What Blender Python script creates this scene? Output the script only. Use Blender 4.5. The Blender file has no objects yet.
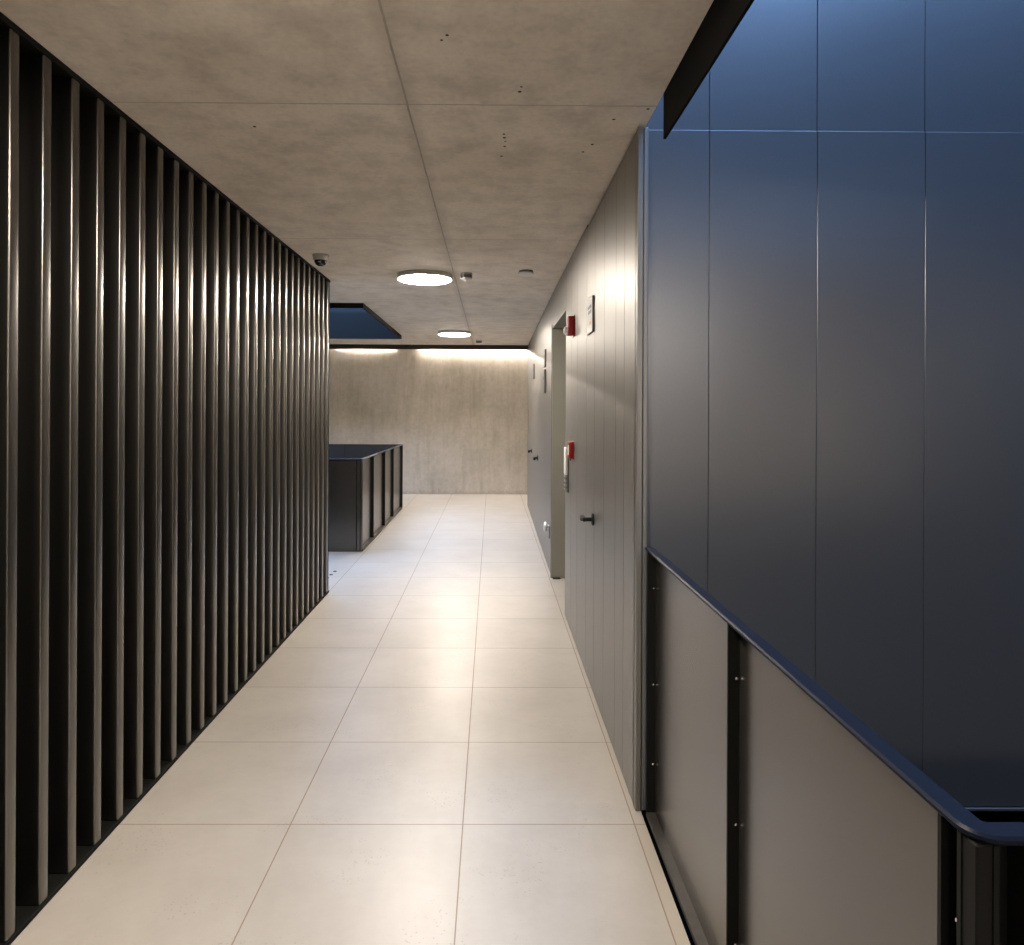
import bpy, bmesh, math, random
from mathutils import Vector, Matrix
random.seed(7)
SC = bpy.context.scene
COL = SC.collection
PI = math.pi

# ------------------------------------------------------------------ measures
H = 2.896            # ceiling height
XL, XR = -1.507, 0.611
YW = 2.933           # face of the stair wall
YE = 14.10           # far wall
LAMP = (1.0, 0.90, 0.785)

# ------------------------------------------------------------------ materials
def new_mat(name):
    m = bpy.data.materials.new(name)
    m.use_nodes = True
    nt = m.node_tree
    b = nt.nodes['Principled BSDF']
    return m, nt, b

def link(nt, a, b):
    nt.links.new(a, b)

def mth(nt, op, a, b=None, c=None):
    n = nt.nodes.new('ShaderNodeMath'); n.operation = op
    for i, v in enumerate((a, b, c)):
        if v is None: continue
        if isinstance(v, (int, float)): n.inputs[i].default_value = v
        else: link(nt, v, n.inputs[i])
    return n.outputs[0]

def ramp(nt, fac, stops):
    n = nt.nodes.new('ShaderNodeValToRGB')
    el = n.color_ramp.elements
    while len(el) < len(stops): el.new(0.5)
    for e, (p, c) in zip(el, stops):
        e.position = p
        e.color = (c, c, c, 1) if isinstance(c, (int, float)) else (*c, 1)
    link(nt, fac, n.inputs[0])
    return n.outputs[0]

def noise(nt, vec, scale, detail=4, rough=0.55, vscale=None):
    if vscale:
        mp = nt.nodes.new('ShaderNodeMapping')
        mp.inputs['Scale'].default_value = vscale
        link(nt, vec, mp.inputs['Vector']); vec = mp.outputs[0]
    n = nt.nodes.new('ShaderNodeTexNoise')
    n.inputs['Scale'].default_value = scale
    n.inputs['Detail'].default_value = detail
    n.inputs['Roughness'].default_value = rough
    link(nt, vec, n.inputs['Vector'])
    return n.outputs[0]

def mixc(nt, fac, a, b, mode='MIX'):
    n = nt.nodes.new('ShaderNodeMix'); n.data_type = 'RGBA'; n.blend_type = mode
    if isinstance(fac, (int, float)): n.inputs[0].default_value = fac
    else: link(nt, fac, n.inputs[0])
    for s, v in ((6, a), (7, b)):
        if isinstance(v, tuple): n.inputs[s].default_value = (*v, 1)
        else: link(nt, v, n.inputs[s])
    return n.outputs[2]

def bump(nt, b, height, strength, dist=0.01):
    n = nt.nodes.new('ShaderNodeBump')
    n.inputs['Strength'].default_value = strength
    n.inputs['Distance'].default_value = dist
    link(nt, height, n.inputs['Height'])
    link(nt, n.outputs[0], b.inputs['Normal'])

def world_pos(nt):
    return nt.nodes.new('ShaderNodeNewGeometry').outputs['Position']

def plain(name, col, rough=0.5, metal=0.0, spec=0.5, vary=0.06, scale=6.0):
    m, nt, b = new_mat(name)
    v = world_pos(nt)
    f = noise(nt, v, scale)
    c = mixc(nt, f, tuple(x * (1 - vary) for x in col), tuple(min(1, x * (1 + vary)) for x in col))
    link(nt, c, b.inputs['Base Color'])
    b.inputs['Roughness'].default_value = rough
    b.inputs['Metallic'].default_value = metal
    b.inputs['Specular IOR Level'].default_value = spec
    return m

def emit(name, col, strength):
    m, nt, b = new_mat(name)
    b.inputs['Base Color'].default_value = (0.8, 0.8, 0.8, 1)
    b.inputs['Emission Color'].default_value = (*col, 1)
    b.inputs['Emission Strength'].default_value = strength
    return m

def band(nt, coord, at, half):
    """1 on a thin line coord == at"""
    return mth(nt, 'LESS_THAN', mth(nt, 'ABSOLUTE', mth(nt, 'SUBTRACT', coord, at)), half)

def concrete_ceiling():
    m, nt, b = new_mat('cast_concrete_ceiling')
    v = world_pos(nt)
    xyz = nt.nodes.new('ShaderNodeSeparateXYZ'); link(nt, v, xyz.inputs[0])
    big = noise(nt, v, 1.1, 6, 0.6)
    mid = noise(nt, v, 4.5, 8, 0.65)
    fine = noise(nt, v, 40, 4, 0.6)
    c = ramp(nt, big, [(0.3, (0.75, 0.655, 0.54)), (0.52, (0.84, 0.745, 0.63)), (0.72, (0.88, 0.795, 0.69))])
    c = mixc(nt, 0.45, c, ramp(nt, mid, [(0.32, (0.52, 0.51, 0.50)), (0.56, (1, 1, 1))]), 'MULTIPLY')
    c = mixc(nt, 0.25, c, ramp(nt, fine, [(0.3, (0.6, 0.6, 0.6)), (0.6, (1, 1, 1))]), 'MULTIPLY')
    # formwork sheets differ a little in tone
    wob = mth(nt, 'MULTIPLY', mth(nt, 'SUBTRACT', mid, 0.5), 0.012)
    x = mth(nt, 'ADD', xyz.outputs[0], wob); y = mth(nt, 'ADD', xyz.outputs[1], wob)
    ln = band(nt, x, -0.34, 0.0042)
    for yy in (2.735, 4.87, 7.5, 9.9):
        ln = mth(nt, 'MAXIMUM', ln, mth(nt, 'MULTIPLY', band(nt, y, yy, 0.0045), 0.8))
    ln = mth(nt, 'MULTIPLY', ln, ramp(nt, mid, [(0.3, 0.2), (0.65, 0.7)]))
    c = mixc(nt, ln, c, (0.16, 0.125, 0.095))
    # soft stain either side of the long joint
    st = mth(nt, 'SUBTRACT', 1.0, mth(nt, 'MINIMUM', mth(nt, 'MULTIPLY', mth(nt, 'ABSOLUTE', mth(nt, 'ADD', x, 0.34)), 16.0), 1.0))
    c = mixc(nt, mth(nt, 'MULTIPLY', st, mth(nt, 'MULTIPLY', big, 0.5)), c, (0.25, 0.215, 0.175))
    # air holes
    vo = nt.nodes.new('ShaderNodeTexVoronoi'); vo.inputs['Scale'].default_value = 9.0
    link(nt, v, vo.inputs['Vector'])
    hole = mth(nt, 'MULTIPLY', mth(nt, 'LESS_THAN', vo.outputs['Distance'], 0.035), mth(nt, 'GREATER_THAN', big, 0.56))
    c = mixc(nt, mth(nt, 'MULTIPLY', hole, 0.55), c, (0.12, 0.1, 0.08))
    link(nt, c, b.inputs['Base Color'])
    b.inputs['Roughness'].default_value = 0.75
    b.inputs['Specular IOR Level'].default_value = 0.3
    bump(nt, b, mid, 0.12, 0.01)
    return m

def concrete_wall():
    m, nt, b = new_mat('cast_concrete_wall')
    v = world_pos(nt)
    xyz = nt.nodes.new('ShaderNodeSeparateXYZ'); link(nt, v, xyz.inputs[0])
    big = noise(nt, v, 0.9, 6, 0.6)
    vert = noise(nt, v, 2.4, 6, 0.65, (3.0, 1, 0.35))
    fine = noise(nt, v, 14, 6, 0.65)
    c = ramp(nt, big, [(0.3, (0.42, 0.38, 0.315)), (0.52, (0.52, 0.475, 0.40)), (0.75, (0.59, 0.54, 0.465))])
    c = mixc(nt, 0.75, c, ramp(nt, vert, [(0.32, (0.82, 0.79, 0.74)), (0.58, (1, 1, 1))]), 'MULTIPLY')
    c = mixc(nt, 0.4, c, ramp(nt, fine, [(0.3, (0.65, 0.65, 0.65)), (0.6, (1, 1, 1))]), 'MULTIPLY')
    # splashed foot of the wall
    foot = mth(nt, 'LESS_THAN', xyz.outputs[2], mth(nt, 'MULTIPLY', mth(nt, 'SUBTRACT', fine, 0.40), 0.5))
    c = mixc(nt, mth(nt, 'MULTIPLY', foot, 0.28), c, (0.16, 0.13, 0.10))
    link(nt, c, b.inputs['Base Color'])
    b.inputs['Roughness'].default_value = 0.75
    b.inputs['Specular IOR Level'].default_value = 0.3
    bump(nt, b, fine, 0.1, 0.01)
    return m

def floor_tiles():
    m, nt, b = new_mat('large_beige_floor_tiles')
    v = world_pos(nt)
    xyz = nt.nodes.new('ShaderNodeSeparateXYZ'); link(nt, v, xyz.inputs[0])
    T = 0.7
    u = mth(nt, 'DIVIDE', mth(nt, 'ADD', xyz.outputs[0], 0.111), T)
    w = mth(nt, 'DIVIDE', mth(nt, 'SUBTRACT', xyz.outputs[1], 2.815), T)
    strip = mth(nt, 'GREATER_THAN', xyz.outputs[0], 0.591)
    def edge(t):
        f = mth(nt, 'FRACT', t)
        return mth(nt, 'MINIMUM', f, mth(nt, 'SUBTRACT', 1.0, f))
    eu, ew = edge(u), edge(w)
    joint = mth(nt, 'MAXIMUM', mth(nt, 'LESS_THAN', eu, 0.0032), mth(nt, 'LESS_THAN', ew, 0.0032))
    cell = nt.nodes.new('ShaderNodeCombineXYZ')
    link(nt, mth(nt, 'FLOOR', u), cell.inputs[0]); link(nt, mth(nt, 'FLOOR', w), cell.inputs[1])
    wn = nt.nodes.new('ShaderNodeTexWhiteNoise'); wn.noise_dimensions = '3D'
    link(nt, cell.outputs[0], wn.inputs['Vector'])
    cloud = noise(nt, v, 2.2, 6, 0.6)
    mid = noise(nt, v, 18, 6, 0.7)
    c = ramp(nt, cloud, [(0.3, (0.345, 0.313, 0.27)), (0.7, (0.405, 0.372, 0.325))])
    c = mixc(nt, 0.5, c, ramp(nt, wn.outputs['Value'], [(0.0, (0.92, 0.92, 0.92)), (1.0, (1, 1, 1))]), 'MULTIPLY')
    c = mixc(nt, 0.35, c, ramp(nt, mid, [(0.3, (0.88, 0.87, 0.86)), (0.6, (1, 1, 1))]), 'MULTIPLY')
    vo = nt.nodes.new('ShaderNodeTexVoronoi'); vo.inputs['Scale'].default_value = 60
    link(nt, v, vo.inputs['Vector'])
    patch = ramp(nt, noise(nt, v, 3.1, 3), [(0.52, 0.0), (0.62, 1.0)])
    speck = mth(nt, 'MULTIPLY', mth(nt, 'LESS_THAN', vo.outputs['Distance'], 0.2), patch)
    c = mixc(nt, mth(nt, 'MULTIPLY', speck, 0.42), c, (0.19, 0.165, 0.13))
    c = mixc(nt, mth(nt, 'MULTIPLY', strip, 0.5), c, (0.33, 0.29, 0.235))
    c = mixc(nt, mth(nt, 'MULTIPLY', joint, 0.78), c, (0.20, 0.15, 0.10))
    link(nt, c, b.inputs['Base Color'])
    link(nt, mth(nt, 'ADD', 0.36, mth(nt, 'MULTIPLY', joint, 0.6)), b.inputs['Roughness'])
    link(nt, mth(nt, 'MULTIPLY', mth(nt, 'SUBTRACT', 1.0, joint), 0.42), b.inputs['Specular IOR Level'])
    # each tile lies a hair out of level
    sub = nt.nodes.new('ShaderNodeVectorMath'); sub.operation = 'SUBTRACT'
    link(nt, wn.outputs['Color'], sub.inputs[0]); sub.inputs[1].default_value = (0.5, 0.5, 0.5)
    scl = nt.nodes.new('ShaderNodeVectorMath'); scl.operation = 'MULTIPLY'
    link(nt, sub.outputs[0], scl.inputs[0]); scl.inputs[1].default_value = (0.008, 0.008, 0)
    add = nt.nodes.new('ShaderNodeVectorMath'); add.operation = 'ADD'
    link(nt, scl.outputs[0], add.inputs[0])
    link(nt, nt.nodes.new('ShaderNodeNewGeometry').outputs['Normal'], add.inputs[1])
    nrm = nt.nodes.new('ShaderNodeVectorMath'); nrm.operation = 'NORMALIZE'
    link(nt, add.outputs[0], nrm.inputs[0])
    link(nt, nrm.outputs[0], b.inputs['Normal'])
    return m

def lacquered(name, col, rough, metal, spec=0.5, streak=0.03, fall=(60, 60, 0.6)):
    """satin lacquered sheet metal with a faint upright grain"""
    m, nt, b = new_mat(name)
    v = world_pos(nt)
    g = noise(nt, v, 1.0, 3, 0.5, fall)
    c = mixc(nt, g, tuple(x * 0.95 for x in col), tuple(x * 1.05 for x in col))
    link(nt, c, b.inputs['Base Color'])
    b.inputs['Roughness'].default_value = rough
    b.inputs['Metallic'].default_value = metal
    b.inputs['Specular IOR Level'].default_value = spec
    if streak: bump(nt, b, g, streak, 0.01)
    return m

M = {}
M['ceiling'] = concrete_ceiling()
M['concrete'] = concrete_wall()
M['floor'] = floor_tiles()
M['panel'] = lacquered('satin_grey_cladding', (0.245, 0.234, 0.215), 0.43, 0.8, streak=0.05)
M['stairpanel'] = lacquered('satin_slate_cladding', (0.195, 0.20, 0.21), 0.32, 0.8, streak=0.0, fall=(120, 120, 60))
M['slat'] = lacquered('black_brown_steel', (0.17, 0.160, 0.145), 0.31, 1.0, streak=0.0)
M['back'] = plain('matt_black_sheet', (0.006, 0.006, 0.005), 0.7, 0.0, 0.12)
M['black'] = plain('black_paint', (0.004, 0.004, 0.0038), 0.8, 0.0, 0.08)
M['shaft'] = plain('dark_slate_paint', (0.007, 0.0075, 0.0085), 0.6, 0.0, 0.15)
M['steel'] = lacquered('dark_satin_steel', (0.145, 0.132, 0.116), 0.27, 0.9, streak=0.0)
M['cap'] = plain('dark_steel_cap', (0.0045, 0.0065, 0.012), 0.42, 0.0, 0.10, vary=0.25, scale=120)
M['jamb'] = plain('grey_green_door_lining', (0.20, 0.195, 0.165), 0.45, 0.2)
M['trimline'] = plain('dark_brown_metal_edge', (0.0055, 0.005, 0.0042), 0.6, 0.0, 0.1)
M['valance'] = plain('brown_black_edge_strip', (0.03, 0.027, 0.021), 0.6, 0.0, 0.2)
M['white'] = plain('white_plastic', (0.72, 0.71, 0.68), 0.35)
M['offwhite'] = plain('grey_white_plastic', (0.45, 0.44, 0.42), 0.4)
M['lamp_rim'] = plain('lamp_housing_grey_white', (0.5, 0.49, 0.46), 0.5)
M['diffuser'] = emit('lamp_diffuser_glow', LAMP, 38.0)
M['led'] = emit('led_strip_glow', (1.0, 0.90, 0.80), 115.0)
M['red'] = plain('red_plastic', (0.27, 0.009, 0.008), 0.4, 0.0, 0.3)
M['satin'] = plain('satin_silver', (0.75, 0.75, 0.74), 0.35, 0.7)
M['chrome'] = plain('chrome', (0.7, 0.7, 0.68), 0.18, 1.0)
M['darkmetal'] = plain('black_handle_metal', (0.006, 0.006, 0.0055), 0.5, 0.0, 0.2)
M['smoked'] = plain('smoked_dome', (0.01, 0.01, 0.012), 0.08)
M['grill'] = plain('grey_grille', (0.13, 0.13, 0.125), 0.5)
M['grill2'] = plain('mid_grey_plastic', (0.26, 0.255, 0.24), 0.45)
M['lens'] = plain('clear_white_lens', (0.8, 0.8, 0.82), 0.15)
M['plaque'] = plain('white_plaque', (0.6, 0.59, 0.57), 0.4)
M['plaque_edge'] = plain('dark_plaque_edge', (0.09, 0.083, 0.073), 0.4)
M['ink'] = plain('dark_ink', (0.10, 0.10, 0.11), 0.5)
M['orange'] = plain('orange_mark', (0.65, 0.25, 0.08), 0.5)
M['pit'] = plain('dark_pit', (0.05, 0.042, 0.035), 0.9)

# ------------------------------------------------------------------ mesh helpers
class MB:
    def __init__(s): s.bm = bmesh.new()
    def box(s, x0, x1, y0, y1, z0, z1, bev=0, seg=1):
        g = bmesh.ops.create_cube(s.bm, size=1)
        vs = g['verts']
        for v in vs:
            v.co = Vector(((x0 + x1) / 2 + v.co.x * (x1 - x0), (y0 + y1) / 2 + v.co.y * (y1 - y0), (z0 + z1) / 2 + v.co.z * (z1 - z0)))
        if bev:
            es = list({e for v in vs for e in v.link_edges})
            bmesh.ops.bevel(s.bm, geom=es, offset=bev, segments=seg, profile=0.5, affect='EDGES')
        return s
    def cyl(s, c, r, h, axis='Z', seg=32, r2=None):
        """from c along +axis for h"""
        rot = {'Z': Matrix(), 'X': Matrix.Rotation(PI / 2, 4, 'Y'), 'Y': Matrix.Rotation(-PI / 2, 4, 'X')}[axis]
        mt = Matrix.Translation(c) @ rot @ Matrix.Translation((0, 0, h / 2))
        bmesh.ops.create_cone(s.bm, cap_ends=True, segments=seg, radius1=r, radius2=r if r2 is None else r2, depth=h, matrix=mt)
        return s
    def lathe(s, c, prof, seg=40, axis='Z'):
        rot = {'Z': Matrix(), 'X': Matrix.Rotation(PI / 2, 4, 'Y'), '-X': Matrix.Rotation(-PI / 2, 4, 'Y')}[axis]
        mt = Matrix.Translation(c) @ rot
        rings = []
        for r, z in prof:
            if r < 1e-6: rings.append([s.bm.verts.new(mt @ Vector((0, 0, z)))])
            else: rings.append([s.bm.verts.new(mt @ Vector((r * math.cos(2 * PI * k / seg), r * math.sin(2 * PI * k / seg), z))) for k in range(seg)])
        for a, b in zip(rings, rings[1:]):
            for k in range(seg):
                k2 = (k + 1) % seg
                if len(a) == 1 and len(b) == 1: continue
                if len(a) == 1: s.bm.faces.new((a[0], b[k2], b[k]))
                elif len(b) == 1: s.bm.faces.new((a[k], a[k2], b[0]))
                else: s.bm.faces.new((a[k], a[k2], b[k2], b[k]))
        return s
    def prism(s, pts, z0, z1, bev=0):
        lo = [s.bm.verts.new((x, y, z0)) for x, y in pts]
        hi = [s.bm.verts.new((x, y, z1)) for x, y in pts]
        n = len(pts)
        s.bm.faces.new(list(reversed(lo))); top = s.bm.faces.new(hi)
        for k in range(n): s.bm.faces.new((lo[k], lo[(k + 1) % n], hi[(k + 1) % n], hi[k]))
        if bev:
            es = [e for e in s.bm.edges if all(v in hi for v in e.verts)]
            bmesh.ops.bevel(s.bm, geom=es, offset=bev, segments=2, profile=0.5, affect='EDGES')
        return s
    def build(s, name, mat, parent=None, smooth=False):
        bmesh.ops.recalc_face_normals(s.bm, faces=s.bm.faces)
        me = bpy.data.meshes.new(name)
        s.bm.to_mesh(me); s.bm.free()
        me.materials.append(mat)
        if smooth:
            for p in me.polygons: p.use_smooth = True
            try: me.set_sharp_from_angle(angle=math.radians(40))
            except Exception: pass
        o = bpy.data.objects.new(name, me); COL.objects.link(o)
        if parent:
            o.parent = parent
            o.matrix_parent_inverse = Matrix.Translation(-Vector(parent.location))
        return o

def thing(name, label, cat, loc, group=None):
    o = bpy.data.objects.new(name, None); COL.objects.link(o)
    o.location = loc; o.empty_display_size = 0.1
    o['label'] = label; o['category'] = cat
    if group: o['group'] = group
    return o

def struct(o, label=None, cat=None):
    o['kind'] = 'structure'
    if label: o['label'] = label
    if cat: o['category'] = cat
    return o

def cells(mb, xs, ys, z0, z1, skip):
    for i in range(len(xs) - 1):
        for j in range(len(ys) - 1):
            cx, cy = (xs[i] + xs[i + 1]) / 2, (ys[j] + ys[j + 1]) / 2
            if any(a < cx < b and c < cy < d for a, b, c, d in skip): continue
            mb.box(xs[i], xs[i + 1], ys[j], ys[j + 1], z0, z1)

# stairwells and the light shafts over them (x0, x1, y0, y1)
WELL_R = (0.635, 3.0, 0.96, 3.0)
WELL_L = (-4.2, -1.575, 8.30, 11.98)
VOID_R = (0.648, 3.0, 0.75, 2.957)
VOID_L = (-4.2, -1.445, 7.75, 11.05)
X0, X1, Y0 = -5.0, 4.0, -5.0
SLOT = 12.55

# ------------------------------------------------------------------ shell
mb = MB()
cells(mb, [X0, WELL_L[0], WELL_L[1], WELL_R[0], WELL_R[1], X1], [Y0, WELL_R[2], WELL_R[3], WELL_L[2], WELL_L[3], YE], -0.22, 0.0, [WELL_R, WELL_L])
struct(mb.build('floor', M['floor']), 'floor of large square beige tiles with thin dark joints', 'floor')

mb = MB()
cells(mb, [X0, VOID_L[0], VOID_L[1], VOID_R[0], VOID_R[1], X1], [Y0, VOID_R[2], VOID_R[3], VOID_L[2], VOID_L[3], SLOT], H, 3.25, [VOID_R, VOID_L])
mb.box(X0, X1, SLOT, YE + .2, 3.16, 3.25)                  # lid of the light slot along the far wall
ceil = struct(mb.build('ceiling', M['ceiling']), 'raw concrete ceiling with thin formwork joints and small holes', 'ceiling')
for x, y, r in [(.05, 3.06, .010), (.047, 3.02, .008), (.053, 3.16, .008), (.04, 3.28, .009), (.055, 3.10, .006),
                (.10, 2.62, .009), (.105, 2.58, .006), (.50, 2.86, .008), (.45, 3.13, .009), (.42, 3.22, .008),
                (-1.02, 2.96, .009), (-.15, 2.23, .007), (-.17, 2.26, .006), (.62, 2.76, .008)]:
    MB().lathe((x, y, H), [(0, -0.0012), (r * .7, -0.001), (r, 0.001)], 10).build('tie_hole', M['pit'], ceil)

struct(MB().box(X0, X1, YE, YE + .2, -.22, 3.16).build('wall_far', M['concrete']), 'raw concrete wall closing the end of the corridor', 'wall')
struct(MB().box(X0, X1, Y0 - .2, Y0, -.22, H).build('wall_back', M['concrete']), 'concrete wall behind the viewer', 'wall')
struct(MB().box(X0 - .2, X0, Y0, YE, -.22, 3.16).build('wall_west', M['concrete']), 'concrete wall far beyond the slatted wall', 'wall')
struct(MB().box(X1, X1 + .2, Y0, YE, -.22, 3.16).build('wall_east', M['concrete']), 'grey wall beyond the clad wall', 'wall')

# ------------------------------------------------------------------ slatted wall on the left
mb = MB().box(-1.72, -1.597, Y0, 6.42, 0, H).box(X0, -1.72, 6.30, 6.42, 0, H)
wl = struct(mb.build('wall_left', M['back']), 'black wall of upright steel slats along the left of the corridor', 'wall')
k = -9
while True:
    y = 2.187 + 0.1602 * k
    if k > 26: break
    if y + .03 < 6.44:
        MB().box(-1.597, XL, y - .0228, y + .0228, 0.018, H - .022, .006, 3).build('slat', M['slat'], wl, True)
    k += 1
MB().box(-1.60, XL + .003, Y0, 6.425, 0.0, 0.018, .002).build('bottom_rail', M['back'], wl)
MB().box(-1.60, XL + .003, Y0, 6.425, H - .022, H, .002).build('top_rail', M['back'], wl)
MB().box(-1.597, XL - .004, 6.385, 6.425, 0.018, H - .022, .003).build('end_post', M['back'], wl)

# ------------------------------------------------------------------ clad wall on the right of the corridor
G = 0.0013
def XF(y): return XR + max(0, y - 7.02) * .0062
mb = MB()
mb.box(.640, 1.0, 2.955, 5.70, 0, H).box(.668, 1.0, 7.02, 12.40, 0, H).box(.640, 1.0, 5.70, 7.02, 2.56, H)
mb.box(1.0, 1.15, 2.955, 12.40, 0, H)
wr = struct(mb.build('wall_right', M['black']), 'wall of tall satin grey metal panels along the right of the corridor', 'wall')
def clad(y0, y1, z0=0.006, z1=H - .004, parent=wr):
    x = XF((y0 + y1) / 2)
    return MB().box(x, .640 if y0 < 7 else .668, y0 + G, y1 - G, z0, z1, .0015).build('cladding_panel', M['panel'], parent)
clad(2.935, 3.19, z1=2.880); clad(3.19, 3.41, z1=2.874)
clad(4.46, 4.94); clad(4.94, 5.32); clad(5.32, 5.70)
clad(5.70, 7.02, 2.56)
for a, b in zip([7.02, 7.55, 8.05, 8.50], [7.55, 8.05, 8.50]): clad(a, b)
clad(9.48, 9.95)
clad(11.10, 11.55); clad(11.55, 12.0); clad(12.0, 12.40)

def handle(parent, y, z, sgn=-1):
    x = XF(y) + .001
    h = MB().cyl((x - .058, y, z), .0125, .058, 'X', 16)
    h.box(x - .068, x - .046, y - (.115 if sgn < 0 else .013), y + (.013 if sgn < 0 else .115), z - .013, z + .011, .006, 2)
    h.box(x - .068, x - .040, y + sgn * .103 - .012, y + sgn * .103 + .012, z - .024, z + .008, .006, 2)
    h = h.build('door_handle', M['darkmetal'], parent, True)
    MB().lathe((x, y, z), [(0, -.012), (.031, -.012), (.036, -.008), (.036, 0)], 28, 'X').build('rosette', M['darkmetal'], h, True)

def flush_door(name, ys, label, z1=H - .024):
    mb = MB()
    for a, b in zip(ys, ys[1:]): mb.box(XF((a + b) / 2), .640 if a < 7 else .668, a + G, b - G, .006, z1, .0015)
    return struct(mb.build(name, M['panel']), label, 'door')
d = flush_door('door_1', [3.41, 3.76, 4.11, 4.46], 'flush grey panelled door with black lever nearest the stair corner')
handle(d, 4.13, 1.04, 1)
d = flush_door('door_3', [8.50, 8.99, 9.48], 'flush grey door with black lever beyond the open doorway', H - .01)
handle(d, 9.35, 1.06)
d = flush_door('door_4', [9.95, 10.52, 11.10], 'flush grey door with black lever nearest the far wall', H - .01)
handle(d, 10.90, 1.07)
# doorway with deep lining
d = struct(MB().box(.93, .975, 5.73, 6.99, 0.006, 2.52, .003).build('door_2', M['panel']), 'grey door set back in the deep lined doorway', 'door')
MB().box(.612, .98, 6.985, 7.018, 0, 2.56).box(.612, .98, 5.702, 5.722, 0, 2.56).box(.612, .98, 5.722, 6.985, 2.53, 2.56).build('door_lining', M['jamb'], d)
MB().box(.603, .622, 7.012, 7.030, 0, 2.575, .002).build('edge_strip', M['panel'], d)
MB().box(.62, .70, 6.95, 6.985, 0, .012, .003).build('floor_stop', M['darkmetal'], d)

# ------------------------------------------------------------------ wall across the stairwell, and its shaft
ZT = 5.6
ws = struct(MB().box(.66, 3.2, 2.954, 3.10, -3.2, ZT).build('wall_stair', M['black']), 'tall wall of slate metal panels across the stairwell', 'wall')
xs = [.6575, .922, 1.383, 1.845, 2.306, 2.767, 3.0]
for a, b in zip(xs, xs[1:]):
    MB().box(a + .001, b - .001, YW, 2.955, .006, 2.8835, .0013).build('cladding_panel', M['stairpanel'], ws)
    MB().box(a + .001, b - .001, YW + .006, 2.955, 2.8855, ZT, .0013).build('cladding_panel', M['stairpanel'], ws)
MB().box(.66, 3.0, 2.923, 2.955, -.010, .003, .002).build('base_ledge', M['stairpanel'], ws)
t1 = struct(MB().box(XR, .6345, 2.904, 2.954, .003, 2.884, .0025).build('trim_1', M['panel']), 'outer upright corner profile of the clad wall', 'trim')
t2 = struct(MB().box(.6375, .6565, 2.908, 2.954, .003, 2.884, .0025).build('trim_2', M['panel']), 'inner upright corner profile beside the stair wall', 'trim')
struct(MB().box(2.985, 3.2, .55, 2.954, -3.2, ZT).build('wall_stair_east', M['stairpanel']), 'slate clad end wall of the near stairwell', 'wall')
mb = MB().box(.45, 3.2, .55, .75, 3.25, ZT).box(.45, .648, .75, 2.954, 3.25, ZT).box(.45, .66, 2.954, 3.10, 3.25, ZT)
struct(mb.build('wall_shaft_near', M['shaft']), 'upper walls of the light shaft above the near stairwell', 'wall')
mb = MB().box(.434, .634, .76, 3.10, -3.2, -.22).box(.634, 3.0, .76, .96, -3.2, -.22).box(.434, 3.2, .76, 3.10, -3.3, -3.2)
struct(mb.build('wall_stairwell_near', M['black']), 'black walls of the near stairwell below the floor', 'wall')
# black edge plates of the openings in the ceiling
mb = MB().box(.650, .660, .76, 2.632, 2.725, 3.24)
struct(mb.build('trim_3', M['black']), 'black steel edge plate of the ceiling opening over the near stair', 'trim')
mb = MB()
mb.box(VOID_L[1] - .014, VOID_L[1] - .002, VOID_L[2] + .014, VOID_L[3] - .002, 2.839, 3.26)
mb.box(VOID_L[0], VOID_L[1] - .002, VOID_L[2] + .002, VOID_L[2] + .014, 2.839, 3.26)
mb.box(VOID_L[0], VOID_L[1] - .014, VOID_L[3] - .014, VOID_L[3] - .002, 2.839, 3.26)
struct(mb.build('trim_4', M['trimline']), 'dark steel edge plate of the ceiling opening over the far stair', 'trim')
struct(MB().box(X0, X1, SLOT - .012, SLOT + .03, 2.815, 3.16, .002).build('trim_5', M['valance']), 'dark strip along the ceiling in front of the lit far wall', 'trim')
# shaft of the far stair
a, b, c, e = VOID_L
mb = MB().box(a - .2, b + .2, c - .2, c, 3.25, 4.3).box(a - .2, b + .2, e, e + .2, 3.25, 4.3).box(a - .2, a, c, e, 3.25, 4.3).box(b, b + .2, c, e, 3.25, 4.3)
struct(mb.build('wall_shaft_far', M['shaft']), 'slate walls of the light shaft above the far stair', 'wall')
a, b, c, e = WELL_L
mb = MB().box(a - .2, b + .2, c - .2, c, -3.2, -.22).box(a - .2, b + .2, e, e + .2, -3.2, -.22).box(a - .2, a, c, e, -3.2, -.22).box(b, b + .2, c, e, -3.2, -.22).box(a - .2, b + .2, c - .2, e + .2, -3.3, -3.2)
struct(mb.build('wall_stairwell_far', M['black']), 'black walls of the far stairwell below the floor', 'wall')

# ------------------------------------------------------------------ railings
def seg_box(mb, P, t, n, a0, a1, d0, d1, z0, z1, bev=0):
    """box along t from a0..a1, out of the front plane along -n from d0..d1"""
    p = Vector((P[0], P[1])); t = Vector(t); n = Vector(n)
    c = [p + t * a - n * dd for a in (a0, a1) for dd in (d0, d1)]
    xs_ = [v.x for v in c]; ys_ = [v.y for v in c]
    mb.box(min(xs_), max(xs_), min(ys_), max(ys_), z0, z1, bev)

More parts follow.
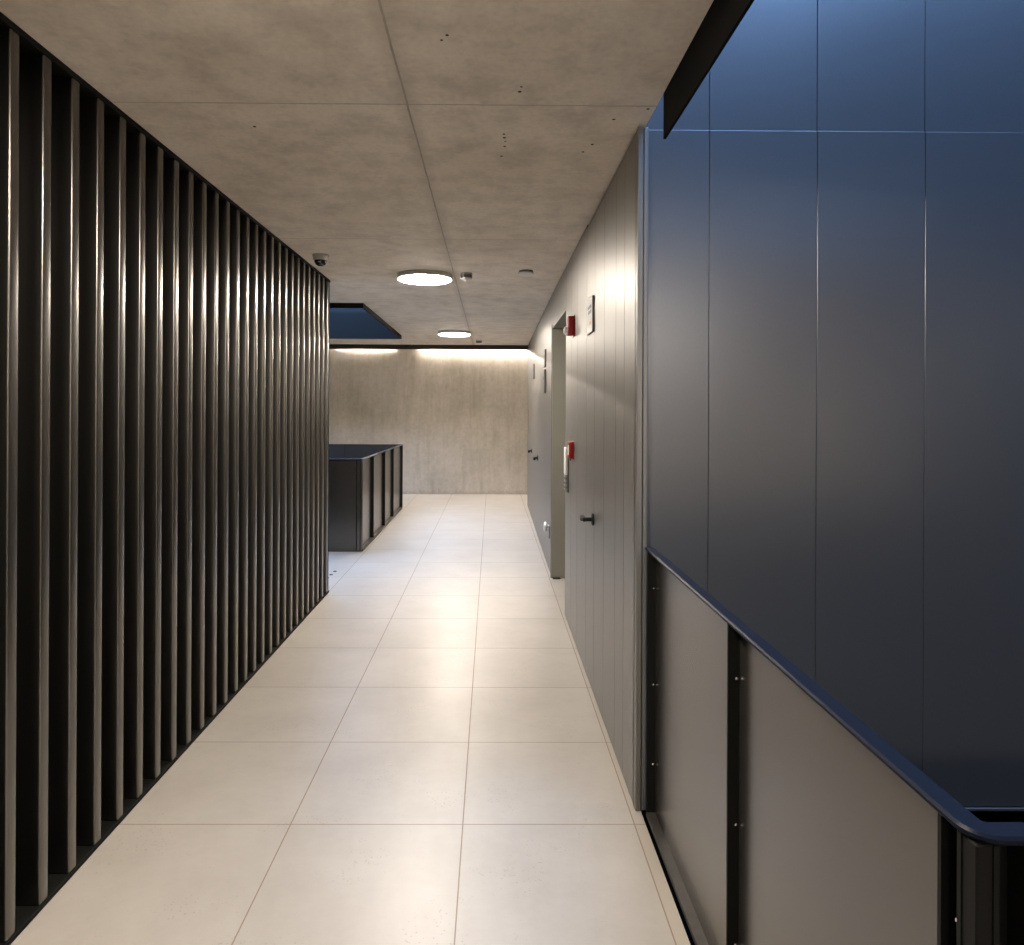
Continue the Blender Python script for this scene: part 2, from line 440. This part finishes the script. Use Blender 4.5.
def rail_run(root, P, t, n, stops, inset=.034, infill='steel', z1=1.100, zb=.020, screws=True):
    """infill panels between upright angle ribs standing out of them"""
    for a, b in zip(stops, stops[1:]):
        mb = MB(); seg_box(mb, P, t, n, a + .004, b - .004, inset, inset + .006, zb, z1)
        mb.build('infill_panel', M[infill], root)
    for s_ in stops:
        mb = MB(); seg_box(mb, P, t, n, s_ - .004, s_ + .004, 0.002, inset + .005, zb, z1)
        rb = mb.build('rib', M['rib'], root)
        if screws:
            for z in (.22, .55, .95):
                mb = MB(); seg_box(mb, P, t, n, s_ - .0065, s_ - .003, inset - .012, inset - .005, z - .004, z + .004, .0015)
                mb.build('screw', M['chrome'], rb)
    mb = MB(); seg_box(mb, P, t, n, stops[0], stops[-1], -.003, inset + .005, .004, zb, .002)
    mb.build('bottom_rail', M['ledge'], root)
M['rib'] = plain('rib_black_steel', (0.006, 0.0058, 0.005), 0.55, 0.0, 0.12)
M['ledge'] = plain('worn_steel_ledge', (0.06, 0.056, 0.05), 0.45, 0.5, vary=0.4, scale=30)

def rounded_path(pts, r, n=6):
    out = []
    for i, p in enumerate(pts):
        p = Vector(p)
        if i in (0, len(pts) - 1): out.append(p); continue
        a = (Vector(pts[i - 1]) - p).normalized(); b = (Vector(pts[i + 1]) - p).normalized()
        c = p + (a + b) * r
        for k in range(n + 1):
            th = k / n * PI / 2
            out.append(c - b * r * math.cos(th) - a * r * math.sin(th))
    return out
def rail_cap(root, outer, w, r, z0, z1, mat):
    """flat bar following the outer line, its width w lying inside the turn"""
    path = rounded_path(outer, r)
    n = len(path); secs = []
    for k, p in enumerate(path):
        a = path[max(k - 1, 0)]; b = path[min(k + 1, n - 1)]
        t = (b - a).normalized(); inn = Vector((-t.y, t.x))
        wd = w
        e = .004
        secs.append([(p + inn * d, z) for d, z in ((e, z0), (0, z0 + e), (0, z1 - e), (e, z1), (wd - e, z1), (wd, z1 - e), (wd, z0 + e), (wd - e, z0))])
    mb = MB()
    vs = [[mb.bm.verts.new((q.x, q.y, z)) for q, z in sec] for sec in secs]
    for A_, B_ in zip(vs, vs[1:]):
        for k in range(8): mb.bm.faces.new((A_[k], A_[(k + 1) % 8], B_[(k + 1) % 8], B_[k]))
    mb.bm.faces.new(list(reversed(vs[0]))); mb.bm.faces.new(vs[-1])
    return mb.build('rail_cap', mat, root, True)

r1 = thing('stair_railing', 'waist-high dark steel panel railing beside the blue slate wall, at the right foreground', 'railing', (.667, .93, 0), 'steel stair railings')
PX, PY = .650, .920
rail_run(r1, (PX, PY), (0, 1), (-1, 0), [.036, .078, .977, 1.949])
rail_run(r1, (PX, PY), (1, 0), (0, -1), [.030, .072, 1.0, 1.9, 2.345], screws=False, infill='rib')  # return panels coloured black in place of the unlit dark there
MB().box(PX + .004, PX + .034, PY + .004, PY + .034, .004, 1.10, .002).build('corner_post', M['rib'], r1)
rail_cap(r1, [(.646, 2.900), (.646, .916), (2.998, .916)], .040, .043, 1.102, 1.115, M['cap'])

r2 = thing('stair_railing', 'waist-high dark steel panel railing beyond the slatted wall, in front of the concrete wall', 'railing', (-1.56, 8.27, 0), 'steel stair railings')
QX, QY, QE = -1.540, 8.270, 12.0
rail_run(r2, (QX, QY), (0, 1), (1, 0), [.030, .79, 1.75, 2.62, 3.70], screws=False, inset=.036, zb=.03)
rail_run(r2, (QX, QY), (-1, 0), (0, -1), [.030, .075, 1.0, 2.0, 2.62], screws=False, inset=.012, zb=.012)
rail_run(r2, (QX, QE), (-1, 0), (0, 1), [.030, 1.0, 2.0, 2.62], screws=False, inset=.03, zb=.03)
MB().box(QX - .034, QX - .002, QY + .003, QY + .034, .004, 1.10, .002).build('corner_post', M['steel'], r2)
MB().box(QX - .034, QX - .002, QE - .034, QE - .003, .004, 1.10, .002).build('corner_post', M['rib'], r2)
rail_cap(r2, [(-4.18, QE + .004), (QX + .004, QE + .004), (QX + .004, QY - .004), (-4.18, QY - .004)][::-1], .042, .044, 1.100, 1.113, M['cap'])

# ------------------------------------------------------------------ ceiling lamps
def lamp(x, y, label):
    t = thing('ceiling_lamp', label, 'lamp', (x, y, H), 'round ceiling lamps')
    MB().lathe((x, y, H), [(0, 0), (.242, 0), (.246, -.004), (.246, -.036), (.242, -.041), (.236, -.041), (.236, -.032), (0, -.032)], 96).build('housing', M['lamp_rim'], t, True)
    MB().lathe((x, y, H), [(0, -.049), (.20, -.0487), (.224, -.047), (.233, -.043), (.235, -.034)], 96).build('diffuser', M['diffuser'], t, True)
lamp(-.602, 6.15, 'round glowing ceiling lamp beside the small grilled detector, the larger and nearer in view')
lamp(-.578, 10.5, 'round glowing ceiling lamp closest to the lit far concrete wall')
lamp(-.60, 1.62, 'round glowing ceiling lamp overhead, above the nearest floor tiles')
lamp(2.0, -2.9, 'added unseen fill lamp behind the viewer, for the glow on the stair wall')  # extra lamp added out of view to brighten the stair wall panels
lamp(-.60, -2.9, 'round glowing ceiling lamp behind the viewer, near the back wall')

# LED strips hidden above the dark edge, washing the far wall
for x0, x1 in [(-4.6, -3.3), (-3.2, -1.95), (-1.45, -.3), (-.3, .85), (1.0, 3.0)]:
    lab = {-1.45: 'slim LED strip over the middle of the far concrete wall', -.3: 'slim LED strip over the right end of the far concrete wall',
           -3.2: 'slim LED strip over the far wall behind the far railing', -4.6: 'slim LED strip over the far wall at its left corner',
           1.0: 'slim LED strip over the far wall past the clad wall end'}[x0]
    t = thing('led_strip', lab, 'light strip', ((x0 + x1) / 2, YE, 3.0), 'LED strips above the far wall')
    MB().box(x0, x1, YE - .030, YE, 2.995, 3.03, .003).build('channel', M['lamp_rim'], t)
    MB().box(x0 + .01, x1 - .01, YE - (.027 if x0 > -1.9 else .014), YE - .006, 2.990, 2.995).build('diffuser', M['led'], t)

# ------------------------------------------------------------------ small fittings on the ceiling
t = thing('smoke_detector', 'small grilled grey detector on the ceiling just right of the nearer lamp', 'detector', (-.229, 6.06, H))
MB().lathe((-.229, 6.06, H), [(0, 0), (.052, 0), (.052, -.012), (.046, -.014)], 32).build('base', M['offwhite'], t, True)
mb = MB()
for z in (-.016, -.025, -.034): mb.lathe((-.229, 6.06, H), [(0, z), (.050, z), (.052, z - .002), (.050, z - .004), (0, z - .004)], 32)
for q in range(12):
    an = q * PI / 6; mb.cyl((-.229 + .044 * math.cos(an), 6.06 + .044 * math.sin(an), H - .042), .0035, .032, 'Z', 8)
mb.build('grille', M['grill'], t, True)
MB().lathe((-.229, 6.06, H), [(.046, -.042), (.044, -.050), (.030, -.058), (0, -.060)], 32).build('cover', M['white'], t, True)
t = thing('smoke_detector', 'plain white disc detector on the ceiling nearest the grey clad wall', 'detector', (.289, 5.94, H))
MB().lathe((.289, 5.94, H), [(0, 0), (.060, 0), (.060, -.014), (.052, -.016)], 36).build('base', M['grill'], t, True)
MB().lathe((.289, 5.94, H), [(.054, -.016), (.068, -.018), (.070, -.026), (.062, -.036), (.03, -.042), (0, -.043)], 36).build('cover', M['white'], t, True)
t = thing('smoke_detector', 'tiny grey detector on the ceiling behind the farther lamp, before the dark strip', 'detector', (-.226, 11.75, H))
MB().lathe((-.226, 11.75, H), [(0, 0), (.055, 0), (.055, -.014), (.046, -.016)], 32).build('base', M['offwhite'], t, True)
MB().lathe((-.226, 11.75, H), [(.052, -.016), (.053, -.030), (.044, -.040), (0, -.044)], 32).build('cover', M['grill'], t, True)

t = thing('security_camera', 'white dome security camera on the ceiling above the slatted wall end', 'camera', (-1.338, 5.38, H))
MB().lathe((-1.338, 5.38, H), [(0, 0), (.064, 0), (.066, -.004), (.066, -.010), (.058, -.012)], 40).build('ceiling_mount', M['offwhite'], t, True)
MB().lathe((-1.338, 5.38, H), [(.058, -.012), (.058, -.036), (.054, -.042), (.046, -.044)], 40).build('housing', M['offwhite'], t, True)
MB().lathe((-1.338, 5.38, H), [(.047, -.042), (.046, -.058), (.038, -.074), (.022, -.085), (0, -.089)], 40).build('dome', M['smoked'], t, True)
MB().lathe((-1.338, 5.335, H - .066), [(0, -.003), (.012, -.003), (.013, .003), (0, .004)], 20).build('lens', M['chrome'], t, True)

# ------------------------------------------------------------------ fittings on the clad wall
t = thing('fire_siren', 'red alarm sounder with white strobe high on the wall beside the doorway', 'alarm', (XR, 5.16, 2.25))
mb = MB().box(XR - .050, XR, 5.105, 5.215, 2.255, 2.395, .010, 3)
mb.build('body', M['red'], t, True)
MB().box(XR - .006, XR, 5.095, 5.225, 2.245, 2.402, .002).build('mounting_plate', M['red'], t)
MB().lathe((XR - .048, 5.16, 2.292), [(.034, 0), (.033, -.014), (.026, -.026), (.012, -.031), (0, -.032)], 28, 'X').build('strobe_lens', M['lens'], t, True)

t = thing('call_point', 'red fire alarm call point at chest height beside the doorway', 'alarm', (XR, 5.19, 1.33))
MB().box(XR - .036, XR - .003, 5.13, 5.245, 1.335, 1.46, .006, 3).build('housing', M['red'], t, True)
MB().box(XR - .004, XR, 5.127, 5.248, 1.331, 1.464, .001).build('mounting_plate', M['red'], t)
MB().box(XR - .0375, XR - .035, 5.15, 5.225, 1.362, 1.435, .001).build('press_pane', M['lens'], t)
MB().cyl((XR - .018, 5.19, 1.318), .004, .018, 'Z', 10).build('key_slot', M['darkmetal'], t)

t = thing('access_reader', 'slim white and grey wall reader on the edge of the doorway', 'reader', (XR, 5.52, 1.05))
MB().box(XR - .010, XR, 5.46, 5.58, 1.045, 1.405, .003, 2).build('mounting_plate', M['grill'], t, True)
MB().box(XR - .028, XR - .010, 5.455, 5.585, 1.185, 1.40, .005, 2).build('cover', M['white'], t, True)
mb = MB().box(XR - .028, XR - .009, 5.465, 5.575, 1.06, 1.183, .004, 2)
mb.build('keypad', M['grill2'], t, True)
mb = MB()
for z in (1.085, 1.120, 1.155):
    for y in (5.49, 5.52, 5.55): mb.box(XR - .031, XR - .027, y - .010, y + .010, z - .009, z + .009, .002)
    mb.box(XR - .024, XR - .014, 5.461, 5.467, z - .007, z + .007)
mb.build('key_buttons', M['ink'], t)

def sign(y0, y1, z0, z1, label, marks, face=M['plaque'], edge=M['plaque_edge'], th=.012):
    X = XF((y0 + y1) / 2)
    t = thing('wall_sign', label, 'sign', (X, (y0 + y1) / 2, z0))
    MB().box(X - th, X, y0, y1, z0, z1, .006, 3).build('backing', edge, t, True)
    f = MB().box(X - th - .002, X - th + .002, y0 + .003, y1 - .003, z0 + .004, z1 - .004, .0008).build('face', face, t)
    for (a, b, c, e, mt) in marks:
        MB().box(X - th - .003, X - th, a, b, c, e).build('mark', mt, f)
sign(4.13, 4.36, 2.165, 2.385, 'white wall plaque with rounded corners above the near black lever', [
    (4.17, 4.32, 2.315, 2.335, M['ink']), (4.17, 4.30, 2.285, 2.305, M['ink']), (4.17, 4.24, 2.215, 2.235, M['orange'])])
sign(7.86, 8.06, 1.90, 2.17, 'lower dark-edged plaque on the wall beyond the open doorway', [(7.90, 8.02, 2.05, 2.09, M['ink'])], M['jamb'], M['plaque_edge'], .022)
sign(7.86, 8.06, 2.20, 2.40, 'upper dark-edged plaque on the wall beyond the open doorway', [(7.90, 8.02, 2.30, 2.34, M['ink'])], M['jamb'], M['grill'], .018)
sign(10.25, 10.45, 2.18, 2.40, 'small plaque on the door nearest the far wall', [(10.29, 10.41, 2.28, 2.32, M['ink'])], M['jamb'], M['grill'], .016)

t = thing('door_knob', 'round silver knob with dark plate low on the wall past the doorway', 'knob', (XF(7.25), 7.27, .36))
MB().box(XF(7.25) - .010, XF(7.25), 7.235, 7.285, .355, .485, .003).build('mounting_plate', M['grill'], t)
mb = MB().lathe((XF(7.25) - .002, 7.30, .472), [(0, -.064), (.026, -.062), (.046, -.052), (.051, -.040), (.046, -.028), (.020, -.020), (.018, 0)], 32, 'X')
mb.build('knob', M['satin'], t, True)

for x, y in [(-1.650, 6.97), (-1.645, 7.11), (-1.640, 7.26)]:
    o = MB().lathe((x, y, 0), [(0, .006), (.012, .006), (.017, .004), (.019, 0)], 20).build('floor_stud', M['darkmetal'], None, True)
    o['label'] = {6.97: 'small dark floor stud closest to the end of the slatted wall', 7.11: 'small dark floor stud, middle of the three by the slatted wall end',
                  7.26: 'small dark floor stud of the three lying nearest the far railing'}[y]
    o['category'] = 'stud'; o['group'] = 'dark floor studs'

# ------------------------------------------------------------------ daylight
w = bpy.data.worlds.new('World'); SC.world = w; w.use_nodes = True
bg = w.node_tree.nodes['Background']
bg.inputs[0].default_value = (0.30, 0.53, 1.0, 1); bg.inputs[1].default_value = 4.3
def portal(name, x0, x1, y0, y1, z):
    l = bpy.data.lights.new(name, 'AREA'); l.shape = 'RECTANGLE'; l.size = x1 - x0; l.size_y = y1 - y0
    l.cycles.is_portal = True
    o = bpy.data.objects.new(name, l); COL.objects.link(o); o.location = ((x0 + x1) / 2, (y0 + y1) / 2, z)
portal('skylight_near', .45, 3.2, .55, 3.1, ZT + .01)
portal('skylight_far', VOID_L[0], VOID_L[1], VOID_L[2], VOID_L[3], 4.31)

# ------------------------------------------------------------------ camera
yaw, pitch, roll = 0.0072, 0.0004, -0.0044
cy, sy, cp, sp, cr, sr = math.cos(yaw), math.sin(yaw), math.cos(pitch), math.sin(pitch), math.cos(roll), math.sin(roll)
A = Matrix(((cy, -sy, 0), (sy, cy, 0), (0, 0, 1)))
B = Matrix(((1, 0, 0), (0, cp, sp), (0, -sp, cp)))
C = Matrix(((cr, 0, -sr), (0, 1, 0), (sr, 0, cr)))
R = C @ B @ A
right, fwd, up = R[0], R[1], R[2]
cd = bpy.data.cameras.new('Camera'); cam = bpy.data.objects.new('Camera', cd); COL.objects.link(cam)
cam.matrix_world = Matrix(((right[0], up[0], -fwd[0], 0), (right[1], up[1], -fwd[1], 0), (right[2], up[2], -fwd[2], 1.68), (0, 0, 0, 1)))
cd.sensor_width = 36; cd.lens = 690.65 / 1024 * 36
cd.shift_x = (512 - 496.88) / 1024; cd.shift_y = (411.8 - 472.5) / 1024
cd.clip_start = 0.05
SC.camera = cam

SC.view_settings.view_transform = 'Standard'
SC.view_settings.look = 'None'
SC.view_settings.gamma = 1.0
SC.view_settings.use_curve_mapping = False
SC.view_settings.exposure = 2.34
SC.cycles.use_denoising = True
SC.cycles.max_bounces = 12
SC.cycles.diffuse_bounces = 6
SC.cycles.sample_clamp_indirect = 3.0
